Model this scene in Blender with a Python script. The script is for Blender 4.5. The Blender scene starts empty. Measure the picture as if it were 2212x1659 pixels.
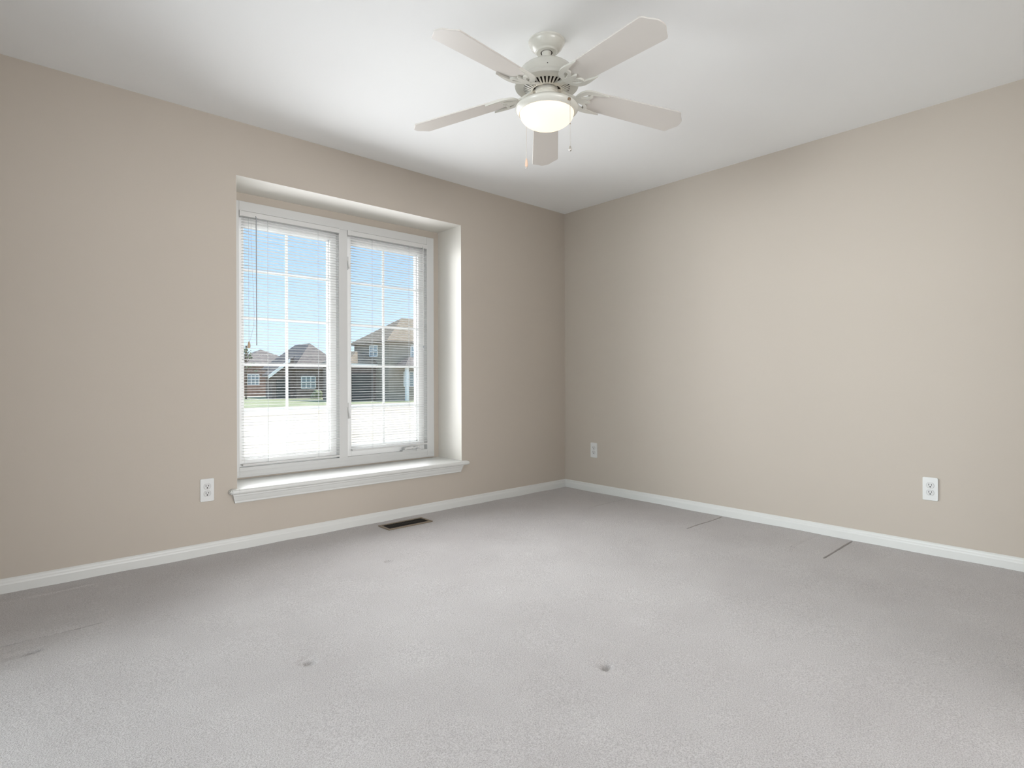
import bpy, math, random
import numpy as np
from mathutils import Vector, Matrix

random.seed(7)
SC = bpy.context.scene
COL = SC.collection
PI = math.pi

# ------------------------------------------------------------------ camera
CAM = (-3.762, -3.448, 0.962)
F_PX, YAW, HOR, ROLL = 1224.0, 0.7356, 819.1, -0.0033
cd = bpy.data.cameras.new('camera')
cam = bpy.data.objects.new('camera', cd)
COL.objects.link(cam)
cd.sensor_fit = 'HORIZONTAL'
cd.sensor_width = 36.0
cd.lens = F_PX / 2212 * 36
cd.shift_y = (HOR - 829.5) / 2212
cd.clip_start = 0.02
cd.clip_end = 500
_f = Vector((math.sin(YAW), math.cos(YAW), 0))
_r = Vector((math.cos(YAW), -math.sin(YAW), 0))
_u = Vector((0, 0, 1))
_c, _s = math.cos(ROLL), math.sin(ROLL)
_r2 = _r * _c + _u * _s
_u2 = _u * _c - _r * _s
m = Matrix((_r2, _u2, -_f)).transposed().to_4x4()
m.translation = Vector(CAM)
cam.matrix_world = m
SC.camera = cam

# ------------------------------------------------------------------ view, world, sun, large lights
vs = SC.view_settings
vs.view_transform = 'Standard'
vs.look = 'None'
vs.exposure = 0.0
vs.gamma = 1.0
vs.use_curve_mapping = False
SC.cycles.max_bounces = 14
SC.cycles.diffuse_bounces = 8
SC.cycles.transparent_max_bounces = 16

world = bpy.data.worlds.new('sky')
SC.world = world
world.use_nodes = True
nt = world.node_tree
nt.nodes.clear()
tc = nt.nodes.new('ShaderNodeTexCoord')
sep = nt.nodes.new('ShaderNodeSeparateXYZ')
ramp = nt.nodes.new('ShaderNodeValToRGB')
bg = nt.nodes.new('ShaderNodeBackground')
wo = nt.nodes.new('ShaderNodeOutputWorld')
nt.links.new(tc.outputs['Generated'], sep.inputs[0])
nt.links.new(sep.outputs['Z'], ramp.inputs[0])
nt.links.new(bg.outputs[0], wo.inputs[0])
cr = ramp.color_ramp
cr.elements[0].position = 0.0
cr.elements[0].color = (0.72, 0.88, 1.0, 1)
cr.elements[1].position = 1.0
cr.elements[1].color = (0.5, 0.75, 1.1, 1)
for pos, c in ((0.08, (0.62, 0.81, 1.0, 1)), (0.2, (0.41, 0.65, 1.0, 1)), (0.27, (0.33, 0.57, 1.0, 1)), (0.5, (0.5, 0.78, 1.1, 1))):
    e = cr.elements.new(pos)
    e.color = c
bg.inputs[1].default_value = 1.28
nt.links.new(ramp.outputs[0], bg.inputs[0])


def light(name, kind, loc, energy, color, direction=None, **kw):
    ld = bpy.data.lights.new(name, kind)
    ld.energy = energy
    ld.color = color
    for k, v in kw.items():
        setattr(ld, k, v)
    o = bpy.data.objects.new(name, ld)
    o.location = loc
    if direction is not None:
        o.rotation_euler = Vector(direction).to_track_quat('-Z', 'Y').to_euler()
    COL.objects.link(o)
    return o


light('sun', 'SUN', (30, -20, 40), 7.5, (1.0, 0.95, 0.86), (-0.62, 0.06, -0.78), angle=0.01)
# daylight entering at the window
light('daylight_window', 'AREA', (-1.968, 0.262, 1.216), 25.5, (0.97, 0.98, 1.0), (0, -1, 0),
      shape='RECTANGLE', size=1.36, size_y=1.58, spread=math.radians(133))
light('daylight_outside', 'AREA', (-3.2, 3.6, 1.78), 760, (0.97, 0.98, 1.0), (1.2, -3.3, -0.35),
      shape='RECTANGLE', size=5.0, size_y=1.0)
# added fill lamps in a made-up side room and hall, out of view
light('added_fill_side', 'AREA', (-8.6, -1.7, 1.3), 98, (0.905, 0.975, 1.0), (1, 0.0, 0.0),
      shape='RECTANGLE', size=2.2, size_y=2.0, spread=math.radians(110))
light('added_fill_hall', 'AREA', (-2.6, -7.6, 1.3), 86, (0.985, 0.975, 0.975), (0, 1, 0.0),
      shape='RECTANGLE', size=2.6, size_y=2.0, spread=math.radians(110))

# ------------------------------------------------------------------ materials
MATS = {}


def mat(name, color=(0.8, 0.8, 0.8), rough=0.5, spec=0.5, metal=0.0, bump=None, vary=None, setup=None):
    """bump = (noise scale, strength, distance); vary = (noise scale, second colour, lo, hi)"""
    mt = bpy.data.materials.new(name)
    mt.use_nodes = True
    n = mt.node_tree
    b = n.nodes['Principled BSDF']
    b.inputs['Base Color'].default_value = (*color, 1)
    b.inputs['Roughness'].default_value = rough
    b.inputs['Metallic'].default_value = metal
    b.inputs['Specular IOR Level'].default_value = spec
    t = None
    if bump or vary:
        t = n.nodes.new('ShaderNodeTexCoord')
    if bump:
        nz = n.nodes.new('ShaderNodeTexNoise')
        nz.inputs['Scale'].default_value = bump[0]
        nz.inputs['Detail'].default_value = 4
        bp = n.nodes.new('ShaderNodeBump')
        bp.inputs['Strength'].default_value = bump[1]
        bp.inputs['Distance'].default_value = bump[2]
        n.links.new(t.outputs['Object'], nz.inputs['Vector'])
        n.links.new(nz.outputs['Fac'], bp.inputs['Height'])
        n.links.new(bp.outputs['Normal'], b.inputs['Normal'])
    if vary:
        nz = n.nodes.new('ShaderNodeTexNoise')
        nz.inputs['Scale'].default_value = vary[0]
        nz.inputs['Detail'].default_value = 5
        rp = n.nodes.new('ShaderNodeValToRGB')
        rp.color_ramp.elements[0].position = vary[2]
        rp.color_ramp.elements[0].color = (*color, 1)
        rp.color_ramp.elements[1].position = vary[3]
        rp.color_ramp.elements[1].color = (*vary[1], 1)
        n.links.new(t.outputs['Object'], nz.inputs['Vector'])
        n.links.new(nz.outputs['Fac'], rp.inputs[0])
        n.links.new(rp.outputs[0], b.inputs['Base Color'])
    if setup:
        setup(n, b)
    MATS[name] = mt
    return mt


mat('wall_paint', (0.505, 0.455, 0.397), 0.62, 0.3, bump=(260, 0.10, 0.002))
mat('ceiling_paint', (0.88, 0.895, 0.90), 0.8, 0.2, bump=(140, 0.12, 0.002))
mat('reveal_pale', (0.74, 0.725, 0.68), 0.6, 0.3, bump=(260, 0.08, 0.002))
mat('trim_white', (0.67, 0.68, 0.665), 0.35, 0.5, bump=(60, 0.04, 0.001))
mat('vinyl_white', (0.60, 0.605, 0.60), 0.38, 0.5)
mat('sash_lit', (0.86, 0.865, 0.86), 0.38, 0.5)  # lighter copy of the frame vinyl; backlight on the sash put into its colour
mat('blind_white', (0.62, 0.62, 0.615), 0.45, 0.4)
mat('plate_white', (0.69, 0.70, 0.695), 0.35, 0.5)
mat('socket_white', (0.63, 0.635, 0.63), 0.35, 0.5)
mat('dark_slot', (0.012, 0.011, 0.010), 0.6, 0.3)
mat('outline_gray', (0.30, 0.30, 0.30), 0.6, 0.3)
mat('fan_white', (0.61, 0.60, 0.55), 0.22, 0.5)
mat('blade_white', (0.62, 0.59, 0.555), 0.42, 0.4, bump=(90, 0.03, 0.001))
mat('motor_dark', (0.022, 0.014, 0.010), 0.6, 0.3)
mat('brass_dark', (0.22, 0.15, 0.09), 0.4, 0.5, metal=0.6)
mat('chain_metal', (0.55, 0.52, 0.48), 0.35, 0.5, metal=0.8)
mat('fob_wood', (0.72, 0.52, 0.40), 0.5, 0.4)
mat('cord_gray', (0.55, 0.57, 0.58), 0.7, 0.2)
mat('wand_gray', (0.32, 0.34, 0.36), 0.25, 0.6)
mat('tassel_tan', (0.50, 0.38, 0.27), 0.5, 0.4)
mat('vent_tan', (0.24, 0.195, 0.145), 0.45, 0.4, metal=0.2)
mat('vent_dark', (0.020, 0.017, 0.014), 0.6, 0.3)
mat('lawn', (0.52, 0.44, 0.36), 0.95, 0.1, vary=(0.35, (0.56, 0.495, 0.42), 0.40, 0.62))
mat('green_verge', (0.24, 0.26, 0.165), 0.95, 0.1, vary=(0.8, (0.33, 0.33, 0.22), 0.40, 0.62))
mat('pavement', (0.36, 0.355, 0.345), 0.9, 0.2, vary=(3, (0.41, 0.405, 0.395), 0.4, 0.6))
mat('patio_concrete', (0.80, 0.78, 0.74), 0.9, 0.2, vary=(2, (0.74, 0.72, 0.68), 0.4, 0.6))
mat('brick_red', (0.235, 0.16, 0.125), 0.9, 0.2, vary=(2.5, (0.30, 0.21, 0.17), 0.4, 0.6))
mat('brick_brown', (0.17, 0.135, 0.12), 0.9, 0.2, vary=(2.5, (0.22, 0.175, 0.155), 0.4, 0.6))
mat('siding_taupe', (0.30, 0.265, 0.21), 0.85, 0.2, vary=(1.5, (0.34, 0.30, 0.245), 0.4, 0.6))
mat('shingle_gray', (0.15, 0.13, 0.125), 0.9, 0.2, vary=(3, (0.20, 0.17, 0.16), 0.4, 0.6))
mat('shingle_brown', (0.205, 0.165, 0.125), 0.9, 0.2, vary=(3, (0.26, 0.21, 0.165), 0.4, 0.6))
mat('fascia_white', (0.85, 0.85, 0.83), 0.6, 0.3)
mat('house_glass', (0.30, 0.36, 0.38), 0.1, 0.6)
mat('garage_dark', (0.09, 0.095, 0.09), 0.8, 0.2)
mat('bark', (0.16, 0.12, 0.09), 0.9, 0.1)
mat('leaf', (0.13, 0.16, 0.10), 0.9, 0.1, vary=(6, (0.26, 0.28, 0.18), 0.4, 0.6))
mat('exterior', (0.5, 0.45, 0.4), 0.9, 0.1)


def _slat(n, b):
    tr = n.nodes.new('ShaderNodeBsdfTranslucent')
    tr.inputs[0].default_value = (0.85, 0.85, 0.83, 1)
    mx = n.nodes.new('ShaderNodeMixShader')
    mx.inputs[0].default_value = 0.06
    n.links.new(b.outputs[0], mx.inputs[1])
    n.links.new(tr.outputs[0], mx.inputs[2])
    n.links.new(mx.outputs[0], n.nodes['Material Output'].inputs[0])


mat('slat_white', (0.80, 0.80, 0.79), 0.7, 0.15, setup=_slat)


def _glass(n, b):
    tr = n.nodes.new('ShaderNodeBsdfTransparent')
    tr.inputs[0].default_value = (0.97, 0.985, 0.98, 1)
    gl = n.nodes.new('ShaderNodeBsdfGlossy')
    gl.inputs['Roughness'].default_value = 0.02
    fr = n.nodes.new('ShaderNodeFresnel')
    fr.inputs[0].default_value = 1.45
    mx = n.nodes.new('ShaderNodeMixShader')
    n.links.new(fr.outputs[0], mx.inputs[0])
    n.links.new(tr.outputs[0], mx.inputs[1])
    n.links.new(gl.outputs[0], mx.inputs[2])
    n.links.new(mx.outputs[0], n.nodes['Material Output'].inputs[0])


mat('window_glass', setup=_glass)


def _bowl(n, b):
    b.inputs['Base Color'].default_value = (0.62, 0.57, 0.50, 1)
    b.inputs['Roughness'].default_value = 0.25
    tr = n.nodes.new('ShaderNodeBsdfTranslucent')
    tr.inputs[0].default_value = (1.0, 0.93, 0.80, 1)
    mx = n.nodes.new('ShaderNodeMixShader')
    mx.inputs[0].default_value = 0.6
    em = n.nodes.new('ShaderNodeEmission')
    em.inputs[0].default_value = (1.0, 0.84, 0.70, 1)
    em.inputs[1].default_value = 0.62
    ad = n.nodes.new('ShaderNodeAddShader')
    n.links.new(b.outputs[0], mx.inputs[1])
    n.links.new(tr.outputs[0], mx.inputs[2])
    n.links.new(mx.outputs[0], ad.inputs[0])
    n.links.new(em.outputs[0], ad.inputs[1])
    n.links.new(ad.outputs[0], n.nodes['Material Output'].inputs[0])


mat('bowl_glass', setup=_bowl)


def _carpet(n, b):
    b.inputs['Roughness'].default_value = 1.0
    b.inputs['Specular IOR Level'].default_value = 0.05
    b.inputs['Sheen Weight'].default_value = 0.25
    b.inputs['Sheen Roughness'].default_value = 0.5
    t = n.nodes.new('ShaderNodeTexCoord')

    def noise(scale, detail=3, rough=0.6):
        z = n.nodes.new('ShaderNodeTexNoise')
        z.inputs['Scale'].default_value = scale
        z.inputs['Detail'].default_value = detail
        z.inputs['Roughness'].default_value = rough
        n.links.new(t.outputs['Object'], z.inputs['Vector'])
        return z
    tuft = noise(260, 3, 0.75)
    mid = noise(130, 2)
    big = noise(1.6, 3)
    r1 = n.nodes.new('ShaderNodeValToRGB')
    r1.color_ramp.elements[0].position = 0.34
    r1.color_ramp.elements[0].color = (0.38, 0.361, 0.36, 1)
    r1.color_ramp.elements[1].position = 0.60
    r1.color_ramp.elements[1].color = (0.64, 0.62, 0.618, 1)
    n.links.new(tuft.outputs['Fac'], r1.inputs[0])
    r2 = n.nodes.new('ShaderNodeValToRGB')
    r2.color_ramp.elements[0].position = 0.30
    r2.color_ramp.elements[0].color = (0.87, 0.86, 0.86, 1)
    r2.color_ramp.elements[1].position = 0.68
    r2.color_ramp.elements[1].color = (1, 1, 1, 1)
    n.links.new(big.outputs['Fac'], r2.inputs[0])
    mx = n.nodes.new('ShaderNodeMix')
    mx.data_type = 'RGBA'
    mx.blend_type = 'MULTIPLY'
    mx.inputs['Factor'].default_value = 1.0
    n.links.new(r1.outputs[0], mx.inputs['A'])
    n.links.new(r2.outputs[0], mx.inputs['B'])
    n.links.new(mx.outputs['Result'], b.inputs['Base Color'])
    ad = n.nodes.new('ShaderNodeMath')
    ad.operation = 'ADD'
    n.links.new(tuft.outputs['Fac'], ad.inputs[0])
    n.links.new(mid.outputs['Fac'], ad.inputs[1])
    bp = n.nodes.new('ShaderNodeBump')
    bp.inputs['Strength'].default_value = 0.55
    bp.inputs['Distance'].default_value = 0.006
    n.links.new(ad.outputs[0], bp.inputs['Height'])
    n.links.new(bp.outputs['Normal'], b.inputs['Normal'])


mat('carpet', setup=_carpet)


# ------------------------------------------------------------------ mesh helpers
class MB:
    def __init__(self):
        self.v, self.f = [], []

    def add(self, vs_, fs_):
        n = len(self.v)
        self.v += [tuple(p) for p in vs_]
        self.f += [tuple(i + n for i in q) for q in fs_]
        return self

    def box(self, x0, x1, y0, y1, z0, z1):
        return self.add([(x0, y0, z0), (x1, y0, z0), (x1, y1, z0), (x0, y1, z0),
                         (x0, y0, z1), (x1, y0, z1), (x1, y1, z1), (x0, y1, z1)],
                        [(3, 2, 1, 0), (4, 5, 6, 7), (0, 1, 5, 4), (1, 2, 6, 5), (2, 3, 7, 6), (3, 0, 4, 7)])

    def lathe(self, prof, n=48, c=(0, 0, 0), cap0=False, cap1=False):
        vs_, fs_ = [], []
        for r, z in prof:
            for k in range(n):
                a = 2 * PI * k / n
                vs_.append((c[0] + r * math.cos(a), c[1] + r * math.sin(a), c[2] + z))
        for i in range(len(prof) - 1):
            for k in range(n):
                k2 = (k + 1) % n
                fs_.append((i * n + k, i * n + k2, (i + 1) * n + k2, (i + 1) * n + k))
        if cap0:
            fs_.append(tuple(range(n - 1, -1, -1)))
        if cap1:
            fs_.append(tuple((len(prof) - 1) * n + k for k in range(n)))
        return self.add(vs_, fs_)

    def prism(self, pts, fn, t0, t1):
        """closed 2-D outline pts, fn(p, t) -> 3-D"""
        n = len(pts)
        vs_ = [fn(p, t0) for p in pts] + [fn(p, t1) for p in pts]
        fs_ = [tuple(range(n - 1, -1, -1)), tuple(range(n, 2 * n))]
        fs_ += [(i, (i + 1) % n, n + (i + 1) % n, n + i) for i in range(n)]
        return self.add(vs_, fs_)

    def tube(self, path, r, n=8):
        path = [Vector(p) for p in path]
        vs_, fs_ = [], []
        for i, p in enumerate(path):
            d = (path[min(i + 1, len(path) - 1)] - path[max(i - 1, 0)]).normalized()
            a = d.orthogonal().normalized() if abs(d.z) > 0.9 else d.cross(Vector((0, 0, 1))).normalized()
            b = d.cross(a)
            for k in range(n):
                q = 2 * PI * k / n
                vs_.append(p + a * (r * math.cos(q)) + b * (r * math.sin(q)))
        for i in range(len(path) - 1):
            for k in range(n):
                k2 = (k + 1) % n
                fs_.append((i * n + k, i * n + k2, (i + 1) * n + k2, (i + 1) * n + k))
        fs_.append(tuple(range(n - 1, -1, -1)))
        fs_.append(tuple((len(path) - 1) * n + k for k in range(n)))
        return self.add(vs_, fs_)

    def ball(self, c, r, n=14, rz=None):
        rz = rz or r
        prof = [(r * math.sin(PI * i / 8), -rz * math.cos(PI * i / 8)) for i in range(1, 8)]
        return self.lathe(prof, n, c, True, True)

    def build(self, name, material, parent=None, smooth=None, bevel=None, fix=True, off=None):
        me = bpy.data.meshes.new(name)
        if off is not None:
            self.v = [(p[0] - off[0], p[1] - off[1], p[2] - off[2]) for p in self.v]
        me.from_pydata(self.v, [], self.f)
        me.update()
        if fix:
            import bmesh
            bm = bmesh.new()
            bm.from_mesh(me)
            bmesh.ops.recalc_face_normals(bm, faces=bm.faces)
            bm.to_mesh(me)
            bm.free()
        me.materials.append(MATS[material])
        o = bpy.data.objects.new(name, me)
        COL.objects.link(o)
        if parent:
            o.parent = parent
        if bevel:
            md = o.modifiers.new('bevel', 'BEVEL')
            md.width = bevel
            md.segments = 2
            md.limit_method = 'ANGLE'
        if smooth:
            me.polygons.foreach_set('use_smooth', [True] * len(me.polygons))
            me.set_sharp_from_angle(angle=math.radians(smooth))
        return o


def tag(o, label, cat, group=None, kind=None):
    o['label'] = label
    o['category'] = cat
    if group:
        o['group'] = group
    if kind:
        o['kind'] = kind
    return o


def struct(o):
    o['kind'] = 'structure'
    return o


def empty(name, loc=(0, 0, 0)):
    o = bpy.data.objects.new(name, None)
    o.empty_display_size = 0.1
    o.location = loc
    COL.objects.link(o)
    return o


# ------------------------------------------------------------------ room shell
H = 2.44
XB, YF = -4.20, -3.90          # the two walls behind and beside the camera
RX0, RX1, RZ0, RZ1, RD = -2.757, -1.160, 0.345, 2.131, 0.305   # window recess
WX0, WX1, WZ0, WZ1 = -2.700, -1.232, 0.376, 2.052               # rough opening in the recess back
T = 0.47

w = MB()
w.box(XB - 0.2, RX0 - 0.001, 0, T, -0.02, H + 0.1)
w.box(RX1 + 0.001, 0.2, 0, T, -0.02, H + 0.1)
w.box(RX0 - 0.001, RX1 + 0.001, 0, T, RZ1 + 0.001, H + 0.1)
w.box(RX0 - 0.001, RX1 + 0.001, 0, T, -0.02, RZ0 - 0.03)
# recess back around the window unit
w.box(RX0 - 0.001, WX0, RD, T, RZ0 - 0.03, RZ1 + 0.001)
w.box(WX1, RX1 + 0.001, RD, T, RZ0 - 0.03, RZ1 + 0.001)
w.box(WX0, WX1, RD, T, WZ1, RZ1 + 0.001)
w.box(WX0, WX1, RD, T, RZ0 - 0.03, WZ0)
struct(w.build('wall_left', 'wall_paint', fix=False))
# returns of the recess, paler than the wall
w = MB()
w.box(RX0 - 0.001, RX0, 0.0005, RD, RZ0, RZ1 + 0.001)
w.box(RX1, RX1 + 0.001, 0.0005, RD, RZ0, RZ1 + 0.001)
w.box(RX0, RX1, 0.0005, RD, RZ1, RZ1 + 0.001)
struct(w.build('trim_2', 'reveal_pale', fix=False))

struct(MB().box(0, 0.2, YF - 0.2, 0, -0.02, H + 0.1).build('wall_right', 'wall_paint'))
# side wall; its wide cased opening is added to let fill light in
w = MB()
w.box(XB - 0.2, XB, YF - 0.2, -2.80, 0, H)
w.box(XB - 0.2, XB, -0.95, 0, 0, H)
w.box(XB - 0.2, XB, -2.80, -0.95, 2.15, H)
struct(w.build('wall_back', 'wall_paint', fix=False))
w = MB()
w.box(XB - 0.21, XB + 0.015, -2.87, -2.79, 0, 2.22)
w.box(XB - 0.21, XB + 0.015, -0.96, -0.88, 0, 2.22)
w.box(XB - 0.21, XB + 0.015, -2.79, -0.96, 2.14, 2.22)
struct(w.build('added_opening_2', 'trim_white', fix=False))
# wall behind the camera; wide doorway added for the hall fill lamp
w = MB()
w.box(XB, -3.4, YF - 0.12, YF, 0, H)
w.box(-1.7, 0, YF - 0.12, YF, 0, H)
w.box(-3.4, -1.7, YF - 0.12, YF, 2.08, H)
struct(w.build('wall_front', 'wall_paint', fix=False))
w = MB()
w.box(-3.47, -3.39, YF - 0.13, YF + 0.015, 0, 2.15)
w.box(-1.71, -1.63, YF - 0.13, YF + 0.015, 0, 2.15)
w.box(-3.39, -1.71, YF - 0.13, YF + 0.015, 2.07, 2.15)
struct(w.build('added_opening_1', 'trim_white', fix=False))

# made-up hall and side room, added to shut out sky around the fill
w = MB()
w.box(-4.6, -0.6, YF - 4.6, YF - 4.5, -0.02, H)
w.box(-4.7, -4.6, YF - 4.6, YF - 0.12, -0.02, H)
w.box(-0.6, -0.5, YF - 4.6, YF - 0.12, -0.02, H)
struct(w.build('wall_added_hall', 'ceiling_paint', fix=False))
w = MB()
w.box(XB - 5.1, XB - 5.0, -3.8, -0.3, -0.02, H)
w.box(XB - 5.0, XB - 0.2, -3.9, -3.8, -0.02, H)
w.box(XB - 5.0, XB - 0.2, -0.3, -0.2, -0.02, H)
struct(w.build('wall_added_side', 'ceiling_paint', fix=False))
struct(MB().box(XB - 5.1, 0.2, YF - 4.6, 0.0, -0.06, -0.045).build('floor_slab', 'carpet'))
struct(MB().box(XB - 5.1, 0.2, YF - 4.6, T, H, H + 0.25).build('ceiling', 'ceiling_paint'))

# carpet: one displaced sheet, with the dents that furniture left in it
xs = np.arange(XB - 0.22, 0.0001, 0.0065)
ys = np.arange(YF - 0.25, 0.0001, 0.0065)
ys = np.unique(np.concatenate([ys] + [np.arange(c_ - 0.022, c_ + 0.022, 0.0018) for c_ in (-0.685, -1.505, -2.3165)]))
GX, GY = np.meshgrid(xs, ys)
Z = np.zeros(GX.shape)
soft = sum(np.sin(GX * a + b) * np.sin(GY * c + d) for a, b, c, d in
           ((3.1, 0.4, 2.3, 1.0), (7.3, 2.0, 5.9, 0.3), (15.0, 1.0, 13.0, 2.2)))
Z += 0.0012 * soft


def dent(cx, cy, rx, ry, depth, ang=0.0, edge=3.0):
    global Z
    c, s = math.cos(ang), math.sin(ang)
    u = ((GX - cx) * c + (GY - cy) * s) / rx
    v = (-(GX - cx) * s + (GY - cy) * c) / ry
    d = np.sqrt(u * u + v * v)
    Z -= depth * np.clip((1.25 - d) * edge, 0, 1)


def groove(x0, y0, x1, y1, wd, depth):
    global Z
    L = math.hypot(x1 - x0, y1 - y0)
    ux, uy = (x1 - x0) / L, (y1 - y0) / L
    s = np.clip((GX - x0) * ux + (GY - y0) * uy, 0, L)
    d = np.hypot(GX - x0 - s * ux, GY - y0 - s * uy)
    Z -= depth * np.clip(1.3 - d / wd, 0, 1)


dent(-2.236, -0.786, 0.019, 0.019, 0.007)
dent(-2.981, -1.556, 0.019, 0.017, 0.007)
dent(-2.985, -1.535, 0.030, 0.020, 0.003)
dent(-2.263, -2.256, 0.022, 0.015, 0.009, 0.5)
dent(-2.255, -2.245, 0.030, 0.026, 0.003, 0.5)
dent(-3.674, -0.809, 0.022, 0.014, 0.014, 0.2)
dent(-3.70, -0.80, 0.060, 0.030, 0.004, 0.2, 1.2)
for yy in (-0.685, -1.503, -2.314):
    groove(-0.03, yy, -0.49, yy - 0.005, 0.0050, 0.010)
groove(-0.03, -2.14, -0.40, -2.12, 0.012, 0.003)
groove(-4.1, -0.674, -3.47, -0.691, 0.0028, 0.014)
groove(-4.1, -0.60, -3.50, -0.617, 0.05, -0.003)
groove(-4.1, -0.152, -3.45, -0.138, 0.012, -0.004)
groove(-3.46, -0.14, -3.47, -0.69, 0.05, -0.003)
nv = GX.size
ny, nx = GX.shape
co = np.stack([GX, GY, Z], -1).reshape(-1, 3).astype(np.float32)
idx = np.arange(nv).reshape(ny, nx)
quads = np.stack([idx[:-1, :-1], idx[:-1, 1:], idx[1:, 1:], idx[1:, :-1]], -1).reshape(-1, 4)
me = bpy.data.meshes.new('floor')
me.vertices.add(nv)
me.vertices.foreach_set('co', co.ravel())
me.loops.add(quads.size)
me.loops.foreach_set('vertex_index', quads.ravel().astype(np.int32))
me.polygons.add(len(quads))
me.polygons.foreach_set('loop_start', np.arange(0, quads.size, 4, dtype=np.int32))
me.polygons.foreach_set('use_smooth', np.ones(len(quads), dtype=bool))
me.update()
me.validate()
me.materials.append(MATS['carpet'])
fl = bpy.data.objects.new('floor', me)
COL.objects.link(fl)
struct(fl)


# baseboards: moulded profile (distance from wall, height)
BP = [(0, -0.01), (0.0145, -0.01), (0.0145, 0.040), (0.0125, 0.047), (0.0095, 0.052), (0.0085, 0.060), (0.004, 0.0668), (0, 0.0668)]
w = MB().prism(BP, lambda p, t: (t, -p[0], p[1]), XB, 0.0)
struct(w.build('baseboard_left', 'trim_white'))
w = MB().prism(BP, lambda p, t: (-p[0], t, p[1]), YF, 0.0)
struct(w.build('baseboard_right', 'trim_white'))
w = MB().prism(BP, lambda p, t: (XB + p[0], t, p[1]), -0.88, 0.0)
struct(w.build('baseboard_back', 'trim_white'))

# window stool with a rounded nose and a moulded apron
sl = MB()
nose = [(RD, 0.318), (RD, 0.345), (-0.030, 0.345), (-0.038, 0.343), (-0.0445, 0.337), (-0.046, 0.3295),
        (-0.0445, 0.322), (-0.038, 0.316), (-0.030, 0.314), (0, 0.314)]
sl.prism([p for p in nose], lambda p, t: (t, p[0], p[1]), RX0, RX1)
horn = [(-0.0005, 0.345)] + nose[2:-1] + [(-0.0005, 0.314)]
for x0, x1 in ((RX0 - 0.048, RX0), (RX1, RX1 + 0.048)):
    xe = x0 if x0 < RX0 - 0.01 else x1
    xi = x1 if xe == x0 else x0
    sgn = -1 if xe < xi else 1
    sl.prism(horn, lambda p, t: (t, p[0], p[1]), xi, xe - sgn * 0.012)
    sl.prism([(p[0] * 0.93 - 0.0005, 0.3295 + (p[1] - 0.3295) * 0.8) for p in horn],
             lambda p, t: (t, p[0], p[1]), xe - sgn * 0.012, xe - sgn * 0.004)
    sl.prism([(p[0] * 0.82 - 0.0005, 0.3295 + (p[1] - 0.3295) * 0.5) for p in horn],
             lambda p, t: (t, p[0], p[1]), xe - sgn * 0.004, xe)
sill = struct(sl.build('trim_1', 'trim_white', bevel=0.0015))
ap = [(-0.0005, 0.314), (-0.030, 0.314), (-0.030, 0.306), (-0.026, 0.302), (-0.0235, 0.292), (-0.020, 0.281),
      (-0.017, 0.274), (-0.017, 0.266), (-0.014, 0.2625), (-0.0005, 0.2625)]
vs_ = []
for t, sg in ((RX0 - 0.030, 1), (RX1 - 0.004, -1)):
    for p in ap:
        vs_.append((t + sg * (0.314 - p[1]) * 0.28, p[0], p[1]))
n = len(ap)
fs_ = [tuple(range(n - 1, -1, -1)), tuple(range(n, 2 * n))] + [(i, (i + 1) % n, n + (i + 1) % n, n + i) for i in range(n)]
MB().add(vs_, fs_).build('apron', 'trim_white', sill)

# ------------------------------------------------------------------ window unit
FY = 0.285                                     # face of the frame
FX0, FX1, FZ0, FZ1 = -2.725, -1.214, 0.3555, 2.0755
OX0, OX1, OZ0, OZ1 = -2.659, -1.279, 0.416, 2.016
MX0, MX1 = -2.006, -1.943
win = MB()
win.box(FX0, OX0, FY, 0.40, FZ0, FZ1)
win.box(OX1, FX1, FY, 0.40, FZ0, FZ1)
win.box(OX0, OX1, FY, 0.40, OZ1, FZ1)
win.box(OX0, OX1, FY, 0.40, FZ0, OZ0)
win.box(MX0, MX1, FY, 0.40, OZ0, OZ1)
W1 = struct(win.build('window_1', 'vinyl_white', fix=False, bevel=0.002))
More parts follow.
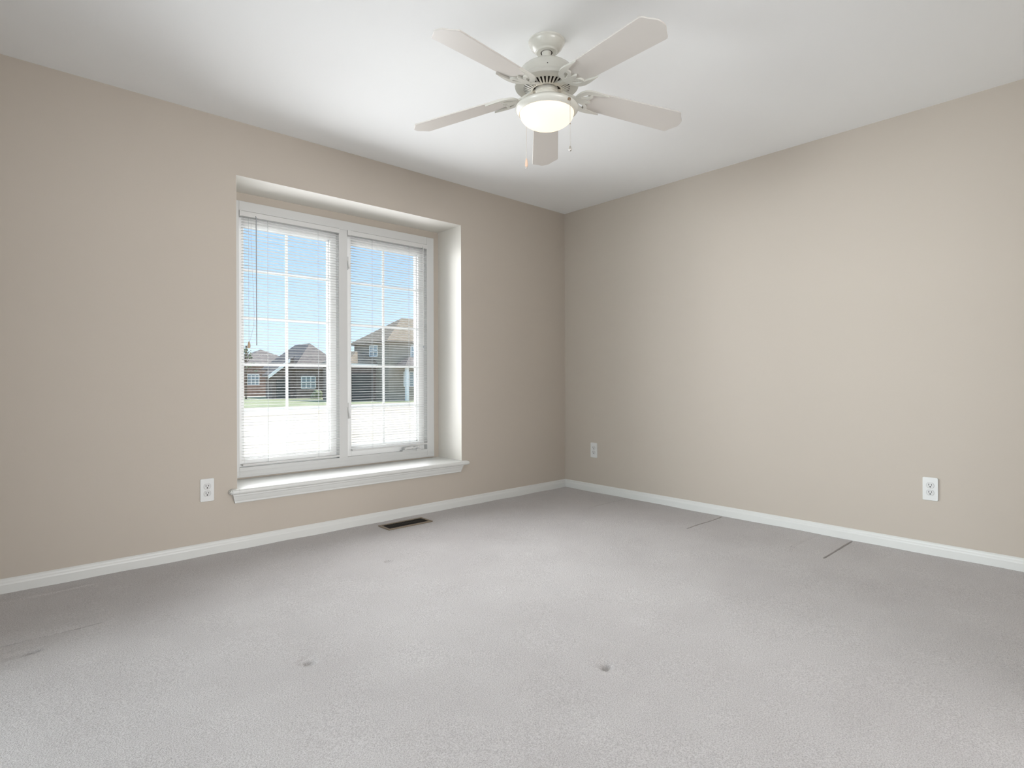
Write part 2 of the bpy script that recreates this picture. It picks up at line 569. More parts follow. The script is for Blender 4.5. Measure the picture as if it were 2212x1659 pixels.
# small moulding steps round the frame and a back bead under it
bd = MB()
bd.box(FX0 + 0.004, FX1 - 0.004, FY - 0.004, FY, FZ0 + 0.006, FZ0 + 0.014)
bd.box(FX0 + 0.004, FX1 - 0.004, FY - 0.004, FY, FZ0 + 0.036, FZ0 + 0.040)
bd.box(MX0, MX1, FY - 0.003, FY, OZ1 - 0.004, OZ1 + 0.004)
bd.box(OX0, OX1, FY - 0.003, FY, OZ0 - 0.006, OZ0 + 0.002)
bd.build('frame_bead', 'vinyl_white', W1, fix=False)
SY, GYp = 0.330, 0.376
for (a, b, ga, gb, gz0, gz1) in ((OX0, MX0, -2.620, -2.050, 0.468, 1.938), (MX1, OX1, -1.893, -1.330, 0.480, 1.938)):
    s = MB()
    s.box(a, ga, SY, 0.395, OZ0, OZ1)
    s.box(gb, b, SY, 0.395, OZ0, OZ1)
    s.box(ga, gb, SY, 0.395, OZ0, gz0)
    s.box(ga, gb, SY, 0.395, gz1, OZ1)
    for q in (0, 1):                            # glazing bead
        s.box((ga, gb - 0.008)[q], (ga + 0.008, gb)[q], 0.352, 0.376, gz0, gz1)
    s.box(ga, gb, 0.352, 0.376, gz1 - 0.008, gz1)
    s.box(ga, gb, 0.352, 0.376, gz0, gz0 + 0.008)
    so = s.build('sash', 'sash_lit', W1, fix=False, bevel=0.0015)
    MB().box(ga, gb, GYp, GYp + 0.004, gz0, gz1).build('pane', 'window_glass', so)
    g = MB()
    gm = (ga + gb) / 2
    g.box(gm - 0.009, gm + 0.009, GYp - 0.006, GYp - 0.001, gz0, gz1)
    for zz in (1.6618, 1.3605, 1.0602, 0.760):
        g.box(ga, gb, GYp - 0.0065, GYp - 0.001, zz - 0.0085, zz + 0.0085)
    g.build('grille', 'sash_lit', so, fix=False, bevel=0.002)
# crank on the right sash
ck = MB()
ck.box(-1.50, -1.335, 0.285, SY, 0.4175, 0.428)
ck.add([(-1.495, 0.262, 0.431), (-1.43, 0.262, 0.437), (-1.43, 0.285, 0.437), (-1.495, 0.285, 0.431),
        (-1.49, 0.266, 0.449), (-1.425, 0.268, 0.453), (-1.425, 0.285, 0.453), (-1.49, 0.285, 0.449)],
       [(3, 2, 1, 0), (4, 5, 6, 7), (0, 1, 5, 4), (1, 2, 6, 5), (2, 3, 7, 6), (3, 0, 4, 7)])
ck.tube([(-1.43, 0.276, 0.444), (-1.41, 0.272, 0.438), (-1.395, 0.270, 0.443), (-1.378, 0.270, 0.447)], 0.0075, 10)
ck.ball((-1.375, 0.272, 0.443), 0.014)
ck.tube([(-1.375, 0.272, 0.443), (-1.384, 0.268, 0.428), (-1.380, 0.266, 0.418)], 0.006, 8)
ck.build('crank_handle', 'vinyl_white', W1, smooth=40)
for za, zb in ((1.800, 1.745), (0.770, 0.690)):
    lk = MB()
    lk.box(-1.944, -1.932, 0.290, SY, min(za, zb) - 0.004, max(za, zb) + 0.03)
    lk.tube([(-1.938, 0.288, za), (-1.937, 0.280, (za + zb) / 2), (-1.932, 0.276, zb)], 0.005, 8)
    lk.build('sash_lock', 'vinyl_white', W1, smooth=40)

# ------------------------------------------------------------------ mini blinds
BY = 0.2935


def make_blind(x0, x1, zb, lad, wand_x, wand_len, cords, label, tip):
    b = empty('window_blind', ((x0 + x1) / 2, BY, OZ1))
    off = b.location
    tag(b, label, 'blind', 'mini blinds in the window')
    h = MB()
    h.box(x0 - 0.010, x1, BY - 0.018, BY + 0.016, 1.981, 2.0135)
    h.build('headrail', 'blind_white', b, bevel=0.003, off=off)
    k = MB()
    k.box(OX0 + 0.001 if x0 < -2 else MX1 + 0.0005, x0 - 0.008, BY - 0.0185, BY + 0.016, 1.980, 2.0140)
    k.build('end_bracket', 'blind_white', b, off=off)
    z = 1.966
    s = MB()
    cs = [(-0.0125, 0.0), (-0.0065, 0.0013), (0.0, 0.0018), (0.0065, 0.0013), (0.0125, 0.0)]
    th = 0.0007
    prof = cs + [(p[0], p[1] - th) for p in cs[::-1]]
    while z > zb + 0.022:
        jx = random.uniform(-0.0015, 0.0015)
        tl = random.uniform(-0.05, 0.05)
        s.prism([(p[0], p[1] + p[0] * tl) for p in prof], lambda p, t: (t, BY + p[0], z + p[1]), x0 + jx, x1 + jx)
        z -= 0.01788
    s.build('slats', 'slat_white', b, off=off)
    MB().box(x0, x1, BY - 0.0125, BY + 0.0125, zb, zb + 0.013).build('bottom_rail', 'blind_white', b, bevel=0.003, off=off)
    for lx in lad:
        l = MB()
        for dx, dy in ((0, -0.0132), (0.007, 0.0132)):
            l.tube([(lx + dx, BY + dy, 1.985), (lx + dx, BY + dy, zb + 0.006)], 0.0007, 6)
        l.build('ladder_cord', 'cord_gray', b, off=off)
    wd = MB()
    wd.tube([(wand_x, BY - 0.024, 1.984), (wand_x + 0.001, BY - 0.026, 1.965), (wand_x, BY - 0.025, 1.955),
             (wand_x + 0.001, BY - 0.024, 1.965 - wand_len)], 0.0032, 6)
    wo_ = wd.build('tilt_wand', 'wand_gray' if cords else 'blind_white', b, smooth=40, off=off)
    if tip:
        MB().tube([(wand_x + 0.001, BY - 0.024, 1.965 - wand_len + 0.030), (wand_x + 0.004, BY - 0.024, 1.965 - wand_len)],
                  0.005, 8).build('wand_tip', 'wand_gray', wo_, off=off)
    hk = MB().tube([(wand_x, BY - 0.017, 1.992), (wand_x - 0.001, BY - 0.024, 1.986), (wand_x + 0.001, BY - 0.024, 1.972)], 0.0022, 6)
    hk.build('wand_hook', 'wand_gray', wo_, off=off)
    if cords:
        c = MB()
        ca, cb = cords
        c.tube([(ca, BY - 0.019, 1.975), (ca, BY - 0.018, 1.6), (ca + 0.002, BY - 0.018, 1.19)], 0.0009, 6)
        c.tube([(cb, BY - 0.019, 1.975), (cb + 0.006, BY - 0.018, 1.7), (cb + 0.019, BY - 0.018, 1.38),
                (cb + 0.016, BY - 0.018, 1.30), (ca + 0.002, BY - 0.018, 1.19)], 0.0009, 6)
        co_ = c.build('lift_cord', 'cord_gray', b, off=off)
        tz = 1.182
        MB().lathe([(0.002, 0.022), (0.0055, 0.014), (0.0085, 0.0), (0.0085, -0.014), (0.006, -0.020)], 14,
                   (ca + 0.002, BY - 0.018, tz), True, True).build('tassel', 'tassel_tan', co_, smooth=40, off=off)
    return b


make_blind(-2.641, -2.003, 0.4255, (-2.4876, -2.1542), -2.562, 0.785, (-2.607, -2.592),
           'wider white mini blind left of the mullion, with grey wand and tasselled cord', False)
make_blind(-1.911, -1.2795, 0.4560, (-1.7508, -1.4387), -1.322, 0.770, None,
           'white mini blind on the right half of the window, hanging above the crank handle', True)


# ------------------------------------------------------------------ power outlets
def make_outlet():
    """faces -y, centre of the plate at the origin"""
    o = empty('power_outlet')
    W, Hh, r = 0.035, 0.0628, 0.006
    pts = []
    for cx, cz, a0 in ((W - r, Hh - r, 0), (-W + r, Hh - r, 90), (-W + r, -Hh + r, 180), (W - r, -Hh + r, 270)):
        for k in range(5):
            a = math.radians(a0 + k * 22.5)
            pts.append((cx + r * math.cos(a), cz + r * math.sin(a)))
    p = MB().prism(pts, lambda p, t: (p[0], -t, p[1]), 0.0, 0.006)
    p.build('cover_plate', 'plate_white', o, bevel=0.002)

    def face_pts(s, zc):
        q = []
        for k in range(40):
            a = 2 * PI * k / 40
            q.append((s * 0.0172 * math.cos(a), zc + s * max(-0.0140, min(0.0140, 0.0172 * math.sin(a)))))
        return q
    for zc in (0.0195, -0.0195):
        MB().prism(face_pts(1.06, zc), lambda p, t: (p[0], -t, p[1]), 0.0055, 0.0062).build('gasket', 'outline_gray', o)
        rc = MB().prism(face_pts(1.0, zc), lambda p, t: (p[0], -t, p[1]), 0.0056, 0.0074)
        ro = rc.build('receptacle', 'socket_white', o, bevel=0.0006)
        sl_ = MB()
        sl_.box(-0.0078, -0.0052, -0.0078, -0.0070, zc - 0.001, zc + 0.0085)
        sl_.box(0.0050, 0.0074, -0.0078, -0.0070, zc + 0.000, zc + 0.0080)
        sl_.prism([(0.0034 * math.cos(2 * PI * k / 16), zc - 0.0073 + 0.0034 * math.sin(2 * PI * k / 16)) for k in range(16)],
                  lambda p, t: (p[0], -t, p[1]), 0.0070, 0.0078)
        sl_.build('slots', 'dark_slot', ro)
    sc_ = MB().prism([(0.0028 * math.cos(2 * PI * k / 14), 0.0028 * math.sin(2 * PI * k / 14)) for k in range(14)],
                     lambda p, t: (p[0], -t, p[1]), 0.0055, 0.0070)
    sc_.build('screw', 'socket_white', o)
    return o


def copy_tree(src, parent=None):
    c = src.copy()
    COL.objects.link(c)
    c.parent = parent
    for ch in list(src.children):
        copy_tree(ch, c)
    return c


out0 = make_outlet()
GO = 'white outlets low on the walls'
out0.location = (-2.9135, -0.0002, 0.3567)
tag(out0, 'white duplex outlet left of the window sill', 'outlet', GO)
o = copy_tree(out0)
o.location = (-0.0002, -2.6876, 0.3567)
o.rotation_euler = (0, 0, -PI / 2)
tag(o, 'white duplex outlet at the far right, nearest the camera, on the right wall', 'outlet', GO)
o = copy_tree(out0)
o.location = (-0.0002, -0.3325, 0.3550)
o.rotation_euler = (0, 0, -PI / 2)
tag(o, 'white duplex outlet on the right wall, close to the room corner', 'outlet', GO)

# ------------------------------------------------------------------ floor register
vx0, vx1, vy0, vy1 = -1.925, -1.590, -0.246, -0.105
vent = empty('floor_vent', ((vx0 + vx1) / 2, (vy0 + vy1) / 2, 0))
tag(vent, 'dark metal floor register in the carpet below the window', 'vent')
off = vent.location
f = MB()
e = 0.018
zt = 0.0075
for a, b, c, d in ((vx0, vx1, vy0, vy0 + e), (vx0, vx1, vy1 - e, vy1), (vx0, vx0 + e, vy0 + e, vy1 - e), (vx1 - e, vx1, vy0 + e, vy1 - e)):
    f.box(a, b, c, d, 0.0, zt)
f.build('vent_frame', 'vent_tan', vent, bevel=0.003, off=off)
MB().box(vx0 + e, vx1 - e, vy0 + e, vy1 - e, -0.004, 0.002).build('damper', 'vent_dark', vent, off=off)
f = MB()
nb = 26
for k in range(nb):
    x = vx0 + e + (vx1 - vx0 - 2 * e) * (k + 0.5) / nb
    f.box(x - 0.0022, x + 0.0022, vy0 + e, vy1 - e, 0.001, 0.0058)
f.box(vx0 + e, vx1 - e, (vy0 + vy1) / 2 - 0.003, (vy0 + vy1) / 2 + 0.003, 0.001, 0.0062)
f.build('louvers', 'vent_dark', vent, off=off)

# ------------------------------------------------------------------ ceiling fan
FX, FYc = -1.9784, -1.7102
fan = empty('ceiling_fan', (FX, FYc, H))
tag(fan, 'white five-blade ceiling fan with a lit frosted glass bowl', 'ceiling fan')


def zf(z):
    return z - H


MB().lathe([(0.0, zf(2.4400)), (0.0795, zf(2.4400)), (0.0800, zf(2.4365)), (0.0785, zf(2.4330)), (0.0770, zf(2.4320)),
            (0.0745, zf(2.4260)), (0.0690, zf(2.4150)), (0.0610, zf(2.4060)), (0.0555, zf(2.4010)), (0.0500, zf(2.3985)),
            (0.0475, zf(2.3965)), (0.0465, zf(2.3935)), (0.0440, zf(2.3915)), (0.0262, zf(2.3915)), (0.0262, zf(2.399))],
           56).build('canopy', 'fan_white', fan, smooth=35)
MB().lathe([(0.0262, zf(2.3990)), (0.0262, zf(2.3922)), (0.0225, zf(2.3922)), (0.0225, zf(2.399))], 32).build('hanger_ring', 'motor_dark', fan)
MB().lathe([(0.0215, zf(2.405)), (0.0215, zf(2.392)), (0.0190, zf(2.384)), (0.0185, zf(2.355)), (0.021, zf(2.350)),
            (0.030, zf(2.347)), (0.034, zf(2.342))], 32).build('downrod', 'fan_white', fan, smooth=35)
mh = MB()
mh.lathe([(0.030, zf(2.344)), (0.050, zf(2.342)), (0.075, zf(2.336)), (0.098, zf(2.326)), (0.114, zf(2.313)), (0.123, zf(2.298)),
          (0.1265, zf(2.284)), (0.1275, zf(2.272)), (0.1275, zf(2.266)), (0.1300, zf(2.264)), (0.1320, zf(2.258)),
          (0.1385, zf(2.254)), (0.1400, zf(2.247)), (0.1385, zf(2.2415)), (0.1300, zf(2.2385)), (0.1040, zf(2.2375))], 72)
mho = mh.build('motor_housing', 'fan_white', fan, smooth=35)
# slotted underside
vp = MB()
NS = 36
for k in range(NS):
    a0 = 2 * PI * (k - 0.27) / NS
    a1 = 2 * PI * (k + 0.27) / NS
    a2 = 2 * PI * (k + 0.73) / NS
    b0 = 2 * PI * (k - 0.20) / NS
    b1 = 2 * PI * (k + 0.20) / NS
    b2 = 2 * PI * (k + 0.80) / NS

    def P(r, a, z):
        return (r * math.cos(a), r * math.sin(a), zf(z))
    zi, zo = 2.2265, 2.2375
    # rib between slots, outer and inner bands, each 2.5 mm thick
    for dz in (0.0, 0.0028):
        vp.add([P(0.1005, a1, zo + dz), P(0.1005, a2, zo + dz), P(0.0685, b2, zi + dz), P(0.0685, b1, zi + dz)], [(0, 1, 2, 3)])
        am = (a0 + a1) / 2
        vp.add([P(0.1045, a0, zo + dz), P(0.1045, am, zo + dz), P(0.1045, a1, zo + dz), P(0.1005, a1, zo + dz),
                P(0.1026, am, zo + dz), P(0.1005, a0, zo + dz)], [(0, 1, 4, 5), (1, 2, 3, 4)])
        vp.add([P(0.1045, a1, zo + dz), P(0.1045, a2, zo + dz), P(0.1005, a2, zo + dz), P(0.1005, a1, zo + dz)], [(0, 1, 2, 3)])
        vp.add([P(0.0685, b0, zi + dz), P(0.0685, b1, zi + dz), P(0.0660, b1, zi + dz), P(0.0660, b0, zi + dz)], [(0, 1, 2, 3)])
        vp.add([P(0.0685, b1, zi + dz), P(0.0685, b2, zi + dz), P(0.0620, b2, zi - 0.001 + dz), P(0.0620, b1, zi - 0.001 + dz)], [(0, 1, 2, 3)])
        vp.add([P(0.0660, b0, zi + dz), P(0.0660, b1, zi + dz), P(0.0620, b1, zi - 0.001 + dz), P(0.0620, b0, zi - 0.001 + dz)], [(0, 1, 2, 3)])
    vp.add([P(0.1005, a1, zo), P(0.0685, b1, zi), P(0.0685, b1, zi + 0.0028), P(0.1005, a1, zo + 0.0028)], [(0, 1, 2, 3)])
    vp.add([P(0.1005, a2, zo), P(0.0685, b2, zi), P(0.0685, b2, zi + 0.0028), P(0.1005, a2, zo + 0.0028)], [(0, 1, 2, 3)])
vp.build('vent_plate', 'fan_white', fan)
MB().lathe([(0.0, zf(2.262)), (0.118, zf(2.262)), (0.118, zf(2.250)), (0.100, zf(2.246)), (0.060, zf(2.236)), (0.0, zf(2.236))],
           48).build('motor', 'motor_dark', fan)
# rotating hub that carries the blade irons
MB().lathe([(0.0, zf(2.2355)), (0.050, zf(2.2355)), (0.050, zf(2.220)), (0.048, zf(2.214)), (0.0, zf(2.214))],
           40).build('hub', 'fan_white', fan, smooth=35)
MB().lathe([(0.046, zf(2.216)), (0.046, zf(2.190)), (0.049, zf(2.186)), (0.049, zf(2.178)), (0.036, zf(2.150)), (0.0, zf(2.150))], 40).build('switch_housing', 'fan_white', fan, smooth=35)
MB().lathe([(0.066, zf(2.1795)), (0.066, zf(2.1815)), (0.085, zf(2.1770)), (0.108, zf(2.1690)), (0.125, zf(2.1600)),
            (0.1355, zf(2.1510)), (0.1380, zf(2.1455)), (0.1372, zf(2.1400)), (0.1335, zf(2.1345)), (0.1270, zf(2.1285)),
            (0.1215, zf(2.1255)), (0.1190, zf(2.1262)), (0.1180, zf(2.1300)), (0.100, zf(2.160))], 72).build('light_fitter', 'fan_white', fan, smooth=40)
bowl = [(0.1185, zf(2.1300))]
for k in range(0, 15):
    a = (PI / 2) * k / 14
    bowl.append((0.1185 * math.cos(a) ** 0.92 if k < 14 else 0.0006, zf(2.1265 - 0.064 * math.sin(a))))
MB().lathe(bowl, 64, cap1=True).build('glass_bowl', 'bowl_glass', fan, smooth=60)
for nm, az, r, p in (('bulb', 170, 0.05, 0.30), ('bulb', 335, 0.045, 0.16)):
    l = light('bulb_light', 'POINT', (FX + r * math.cos(math.radians(az)), FYc + r * math.sin(math.radians(az)), 2.110), p * 0.10, (1.0, 0.80, 0.55), shadow_soft_size=0.02)
    l.parent = fan
    l.matrix_parent_inverse = Matrix.Translation((-FX, -FYc, -H))


def az_dir(deg):
    a = math.radians(deg)
    return math.cos(a), math.sin(a)


def blade_outline():
    R0, R1, tip = 0.185, 0.627, 0.662
    pts = [(R0, -0.053), (R0 + 0.015, -0.058)]
    for k in range(6):
        t = k / 5
        pts.append((R0 + 0.03 + (R1 - R0 - 0.045) * t, -(0.0595 + 0.0115 * t)))
    pts += [(R1 - 0.006, -0.0705), (R1 - 0.001, -0.067), (R1 + 0.003, -0.061), (R1 + 0.008, -0.052), (R1 + 0.016, -0.041),
            (R1 + 0.025, -0.030), (R1 + 0.0315, -0.021), (tip - 0.0012, -0.013), (tip, 0.0)]
    pts += [(p[0], -p[1]) for p in pts[:-1][::-1]]
    return pts


def soften(pts, n=2):
    for _ in range(n):
        q = []
        for i, p in enumerate(pts):
            r = pts[(i + 1) % len(pts)]
            q += [(p[0] * .75 + r[0] * .25, p[1] * .75 + r[1] * .25), (p[0] * .25 + r[0] * .75, p[1] * .25 + r[1] * .75)]
        pts = q
    return pts


def iron_parts(b):
    """scrolled bracket: stem rising from the hub, then two curled prongs along the blade edges"""
    t0, t1 = -0.0115, -0.0035
    fn = lambda p, t: (p[0], p[1], t)
    # stem
    st = [(0.040, 0.012), (0.060, 0.016), (0.085, 0.0125), (0.110, 0.011), (0.135, 0.013), (0.150, 0.018)]
    zz = [0.0145, 0.013, 0.004, -0.004, -0.0075, -0.0075]
    n_ = len(st)
    vs_ = []
    for (x, hw), z in zip(st, zz):
        vs_ += [(x, -hw, z - 0.005), (x, hw, z - 0.005), (x, hw * 0.8, z + 0.004), (x, -hw * 0.8, z + 0.004)]
    fs_ = [(0, 1, 2, 3), (4 * n_ - 1, 4 * n_ - 2, 4 * n_ - 3, 4 * n_ - 4)]
    for i in range(n_ - 1):
        for k in range(4):
            k2 = (k + 1) % 4
            fs_.append((4 * i + k, 4 * i + 4 + k, 4 * i + 4 + k2, 4 * i + k2))
    b.add(vs_, fs_)
    for sg in (1, -1):
        # outer horn: from the stem out to the blade edge and along it, tapering to a point
        outer = [(0.132, 0.004), (0.134, 0.018), (0.139, 0.034), (0.147, 0.048), (0.160, 0.0600), (0.178, 0.0670), (0.198, 0.0690),
                 (0.220, 0.0680), (0.242, 0.0655), (0.262, 0.0630), (0.272, 0.0615)]
        inner = [(0.150, 0.004), (0.153, 0.016), (0.159, 0.028), (0.169, 0.038), (0.181, 0.0440), (0.196, 0.0470), (0.212, 0.0490),
                 (0.230, 0.0530), (0.248, 0.0575), (0.262, 0.0602), (0.272, 0.0610)]
        q = [(x, sg * y) for x, y in outer] + [(x, sg * y) for x, y in inner[::-1]]
        b.prism(soften(q), fn, t0, t1)
        # inner scroll leaving a teardrop opening beside the stem
        leaf = [(0.146, 0.004), (0.166, 0.008), (0.184, 0.012), (0.199, 0.022), (0.204, 0.036), (0.201, 0.050), (0.190, 0.049),
                (0.190, 0.038), (0.184, 0.028), (0.172, 0.021), (0.154, 0.016)]
        b.prism(soften([(x, sg * y) for x, y in leaf]), fn, t0 - 0.0006, t1)
    b.prism(soften([(0.134, -0.016), (0.148, -0.020), (0.190, -0.010), (0.212, 0.0), (0.190, 0.010), (0.148, 0.020), (0.134, 0.016)]), fn, t0 - 0.0012, t1)
    return b


AZ0 = 45.2
PITCH = math.radians(11.0)
SAG = (7.1, 6.1, 4.1, 4.1, 6.1)          # the blades sag unevenly
for k in range(5):
    rot = Matrix.Rotation(math.radians(AZ0 + 72 * k), 4, 'Z')
    tilt = Matrix.Translation((0.10, 0, zf(2.219))) @ Matrix.Rotation(math.radians(SAG[k]), 4, 'Y') @ Matrix.Rotation(-PITCH, 4, 'X') @ Matrix.Translation((-0.10, 0, 0))
    bl = MB().prism(blade_outline(), lambda p, t: (p[0], p[1], t), -0.003, 0.003).build('fan_blade', 'blade_white', fan, bevel=0.0018)
    bl.matrix_local = rot @ tilt
    ir = iron_parts(MB()).build('blade_iron', 'fan_white', fan, bevel=0.0018, smooth=40)
    ir.matrix_local = rot @ tilt
# little screw in the housing, facing the camera
va = math.atan2(CAM[1] - FYc, CAM[0] - FX)
MB().ball((0.1268 * math.cos(va + 0.03), 0.1268 * math.sin(va + 0.03), zf(2.279)), 0.0022).build('screw', 'motor_dark', fan)
# pull chains


def chain(x, y, z0, z1, r, fob):
    c = MB()
    nn = int((z0 - z1) / 0.0042)
    for i in range(nn):
        z = z0 - (z0 - z1) * (i + 0.5) / nn
        c.lathe([(0.0005, 0.0021), (r, 0.0010), (r, -0.0010), (0.0005, -0.0021)], 6, (x, y, zf(z)))
    co_ = c.build('pull_chain', 'chain_metal', fan)
    if fob == 'wood':
        MB().lathe([(0.0015, 0.0), (0.0035, -0.004), (0.0055, -0.016), (0.0068, -0.028), (0.006, -0.036), (0.003, -0.040)], 16,
                   (x, y, zf(z1)), True, True).build('wooden_fob', 'fob_wood', co_, smooth=40)['label'] = 'tan wooden teardrop fob'
        MB().ball((x, y, zf(z1 - 0.044)), 0.0042).build('fob_tip', 'chain_metal', co_, smooth=60)
    else:
        MB().ball((x, y, zf(z0 - (z0 - z1) * 0.52)), 0.0026).build('connector', 'brass_dark', co_, smooth=60)
        MB().lathe([(0.002, 0.004), (0.0045, 0.0), (0.0045, -0.004), (0.0062, -0.008), (0.0062, -0.013), (0.003, -0.018)], 14,
                   (x, y, zf(z1)), True, True).build('chain_bell', 'chain_metal', co_, smooth=60)


view = Vector((FX - CAM[0], FYc - CAM[1], 0)).normalized()
right = Vector((view.y, -view.x, 0))


def fan_xy(px_right, depth):
    p = right * px_right + view * depth
    return p.x, p.y


x, y = fan_xy(0.0935, -0.098)
eye = MB()
eye.lathe([(0.0075, 0.004), (0.0085, 0.0), (0.0075, -0.004), (0.004, -0.004)], 16, (x, y, zf(2.1385)), True, True)
eye.build('chain_eyelet', 'brass_dark', fan, smooth=40)
x, y = fan_xy(0.0975, -0.104)
chain(x, y, 2.137, 1.935, 0.0013, 'bell')
x, y = fan_xy(-0.0935, 0.100)
chain(x, y, 2.128, 1.972, 0.0013, 'wood')

# ------------------------------------------------------------------ outdoors
GZ = -0.90
struct(MB().box(-60, 120, T + 0.02, 160, GZ - 0.3, GZ).build('ground', 'lawn'))
struct(MB().box(-20, 90, 36.5, 60, GZ - 0.1, GZ + 0.012).build('ground_verge', 'green_verge'))
struct(MB().box(-40, 100, 30.5, 34.2, GZ - 0.1, GZ + 0.02).build('ground_street', 'pavement'))


def hip(b, x0, x1, y0, y1, ze, zr, ov=0.35, th=0.16):
    """hipped roof with eaves thickness, ridge along the longer side"""
    x0, x1, y0, y1 = x0 - ov, x1 + ov, y0 - ov, y1 + ov
    if x1 - x0 >= y1 - y0:
        h = (y1 - y0) / 2
        r0, r1 = (x0 + h, (y0 + y1) / 2, zr), (x1 - h, (y0 + y1) / 2, zr)
        if x1 - x0 - 2 * h < 0.01:
            r1 = (r0[0] + 0.01, r0[1], r0[2])
        top = [(0, 1, 5, 4), (1, 2, 5), (2, 3, 4, 5), (3, 0, 4)]
    else:
        h = (x1 - x0) / 2
        r0, r1 = ((x0 + x1) / 2, y0 + h, zr), ((x0 + x1) / 2, y1 - h, zr)
        top = [(0, 1, 4), (1, 2, 5, 4), (2, 3, 5), (3, 0, 4, 5)]
    vs_ = [(x0, y0, ze), (x1, y0, ze), (x1, y1, ze), (x0, y1, ze), r0, r1,
           (x0, y0, ze - th), (x1, y0, ze - th), (x1, y1, ze - th), (x0, y1, ze - th)]
    return b.add(vs_, top + [(0, 6, 7, 1), (1, 7, 8, 2), (2, 8, 9, 3), (3, 9, 6, 0), (9, 8, 7, 6)])


# taupe house filling the right half of the view
hc = empty('house', (21.2, 40.0, GZ))
tag(hc, 'large taupe house with a hipped brown roof seen through the right blind', 'house')
off = hc.location
MB().box(21.2, 33.0, 40.0, 46.4, GZ, 4.30).build('wall', 'siding_taupe', hc, off=off)
hip(MB(), 21.2, 33.0, 40.0, 46.4, 4.35, 6.75).build('roof', 'shingle_brown', hc, off=off)
MB().box(18.6, 21.2, 42.3, 47.5, GZ, 2.35).build('wing_wall', 'brick_brown', hc, off=off)
hip(MB(), 18.6, 21.6, 42.3, 47.5, 2.4, 3.55).build('wing_roof', 'shingle_brown', hc, off=off)
MB().box(19.55, 20.15, 46.6, 47.2, 2.3, 4.72).build('chimney', 'brick_brown', hc, off=off)
hip(MB(), 22.0, 25.2, 38.5, 40.2, 2.15, 2.95, 0.2).build('porch_roof', 'shingle_gray', hc, off=off)
pp = MB().box(22.1, 22.35, 38.6, 38.85, GZ, 2.1)
pp.build('porch_post', 'fascia_white', hc, off=off)
MB().box(24.9, 25.15, 38.6, 38.85, GZ, 2.1).build('porch_post', 'fascia_white', hc, off=off)


def house_window(par, off, x0, x1, y0, y1, z0, z1, side):
    fr = MB()
    gl = MB()
    tk = 0.09
    if side == 'x':      # faces -x at x0
        for k in range(3):
            yy = y0 + (y1 - y0) * k / 2
            fr.box(x0 - 0.08, x0, yy - tk / 2, yy + tk / 2, z0, z1)
        for k in range(3):
            zz_ = z0 + (z1 - z0) * k / 2
            fr.box(x0 - 0.08, x0, y0, y1, zz_ - tk / 2, zz_ + tk / 2)
        gl.box(x0 - 0.03, x0, y0, y1, z0, z1)
    else:                # faces -y at y0
        for k in range(4):
            xx = x0 + (x1 - x0) * k / 3
            fr.box(xx - tk / 2, xx + tk / 2, y0 - 0.08, y0, z0, z1)
        for k in range(3):
            zz_ = z0 + (z1 - z0) * k / 2
            fr.box(x0, x1, y0 - 0.08, y0, zz_ - tk / 2, zz_ + tk / 2)
        gl.box(x0, x1, y0 - 0.03, y0, z0, z1)
    fo = fr.build('window', 'fascia_white', par, fix=False, off=off)
    gl.build('pane', 'house_glass', fo, off=off)


house_window(hc, off, 21.2, 21.2, 41.9, 43.3, 3.05, 4.0, 'x')
house_window(hc, off, 22.7, 24.2, 40.0, 40.0, 0.35, 1.65, 'y')
house_window(hc, off, 23.4, 25.2, 40.0, 40.0, 2.95, 3.95, 'y')
MB().box(18.9, 20.9, 42.22, 42.32, GZ, 1.55).build('garage_door', 'garage_dark', hc, off=off)
MB().box(18.2, 21.2, 41.9, 41.98, 2.20, 2.36).build('fascia', 'fascia_white', hc, off=off)

# brown house in the middle of the left view
hb = empty('house', (18.0, 52.35, GZ))
tag(hb, 'dark brown brick house with a pointed roof seen left of the window mullion', 'house')
off = hb.location
MB().box(18.0, 22.7, 52.35, 61.05, GZ, 2.15).build('wall', 'brick_brown', hb, off=off)
hip(MB(), 18.0, 22.7, 52.35, 61.05, 2.2, 4.78).build('roof', 'shingle_gray', hb, off=off)
gx0, gx1, gy = 15.9, 18.0, 53.0
MB().prism([(gx0, GZ), (gx1, GZ), (gx1, 3.1), (gx0, 1.40)], lambda p, t: (p[0], t, p[1]), gy, gy + 1.6).build('side_wing', 'brick_brown', hb, off=off)
MB().prism([(gx0 - 0.4, 1.25), (gx1, 3.20), (gx1, 3.36), (gx0 - 0.4, 1.45)], lambda p, t: (p[0], t, p[1]), gy - 0.3, gy + 1.7).build('side_roof', 'shingle_gray', hb, off=off)
MB().prism([(gx0 - 0.45, 1.10), (gx1 - 0.5, 2.72), (gx1 - 0.5, 3.05), (gx0 - 0.45, 1.42)], lambda p, t: (p[0], t, p[1]), gy - 0.42, gy - 0.3).build('fascia', 'fascia_white', hb, off=off)
house_window(hb, off, 18.5, 19.9, 52.35, 52.35, 0.1, 1.3, 'y')
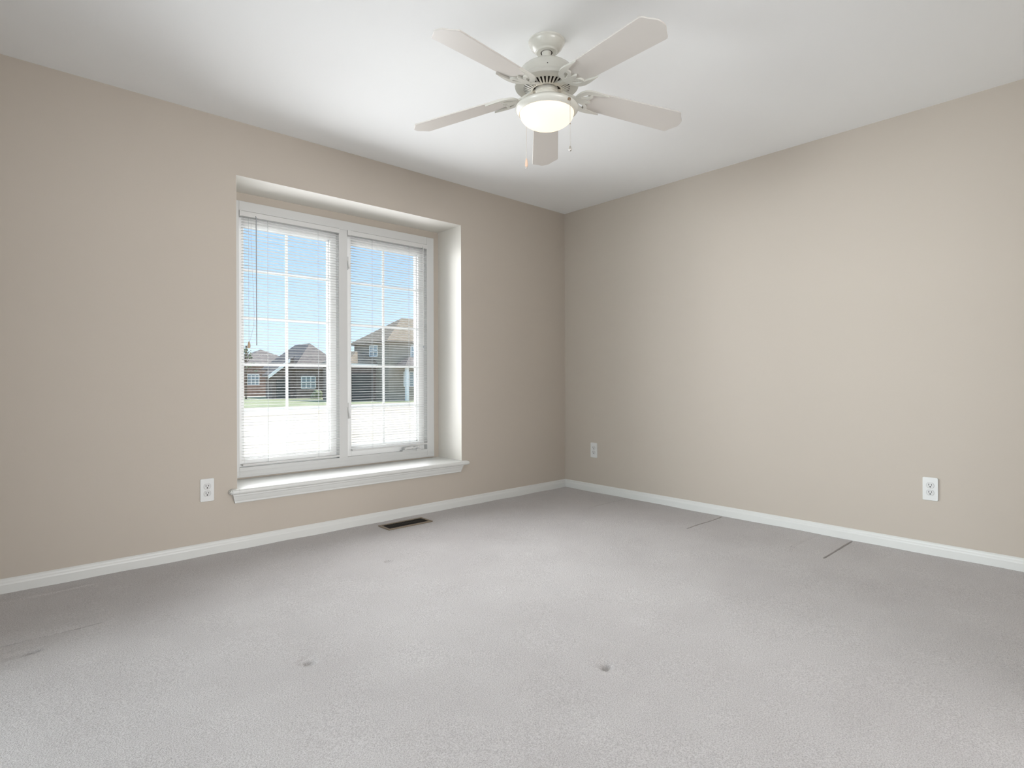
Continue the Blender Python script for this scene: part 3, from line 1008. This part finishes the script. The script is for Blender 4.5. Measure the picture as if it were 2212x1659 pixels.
house_window(hb, off, 20.9, 22.2, 52.35, 52.35, 0.1, 1.3, 'y')
MB().box(16.3, 17.6, 52.9, 53.02, GZ, 1.0).build('garage_door', 'garage_dark', hb, off=off)

# reddish house farthest left
ha = empty('house', (16.6, 66.0, GZ))
tag(ha, 'reddish brick house with a low grey roof, farthest left through the blind', 'house')
off = ha.location
MB().box(16.6, 24.2, 66.0, 74.0, GZ, 2.65).build('wall', 'brick_red', ha, off=off)
hip(MB(), 16.6, 24.2, 66.0, 74.0, 2.7, 4.75).build('roof', 'shingle_gray', ha, off=off)
house_window(ha, off, 17.6, 18.9, 66.0, 66.0, 0.4, 1.6, 'y')

# bare little tree at the left edge of the view
tr = empty('tree', (14.1, 55.0, GZ))
tag(tr, 'small sparse tree at the left edge of the view beside the reddish house', 'tree')
tk = MB()
tk.tube([(0, 0, 0), (0.05, 0, 2.0), (0.0, 0.05, 4.0), (0.05, 0, 5.2)], 0.09, 8)
lf = MB()
for k in range(16):
    a = k * 2.4
    z = 2.4 + 2.2 * k / 16
    L = 0.75 * (1 - k / 22)
    p = (L * math.cos(a), L * math.sin(a), z + 0.5)
    tk.tube([(0.03, 0, z), p], 0.03, 5)
    for j in range(3):
        lf.ball((p[0] + random.uniform(-.3, .3), p[1] + random.uniform(-.3, .3), p[2] + random.uniform(-.2, .2)), random.uniform(0.05, 0.12), 7)
tk.build('trunk', 'bark', tr)
lf.build('foliage', 'leaf', tr)


def shrub(x, y, r, label):
    s = MB()
    for k in range(14):
        a = random.uniform(0, 6.28)
        q = random.uniform(0, r * 0.6)
        s.ball((q * math.cos(a), q * math.sin(a), random.uniform(0.3, 0.9) * r), r * random.uniform(0.3, 0.5), 8)
    o_ = s.build('shrub', 'leaf', None)
    o_.location = (x, y, GZ)
    tag(o_, label, 'shrub', 'shrubs in front of the brown house')
    return o_


shrub(19.4, 51.0, 0.7, 'low green shrub in front of the brown house, left of the pair')
shrub(21.6, 50.8, 0.8, 'low green shrub in front of the brown house, right of the pair')
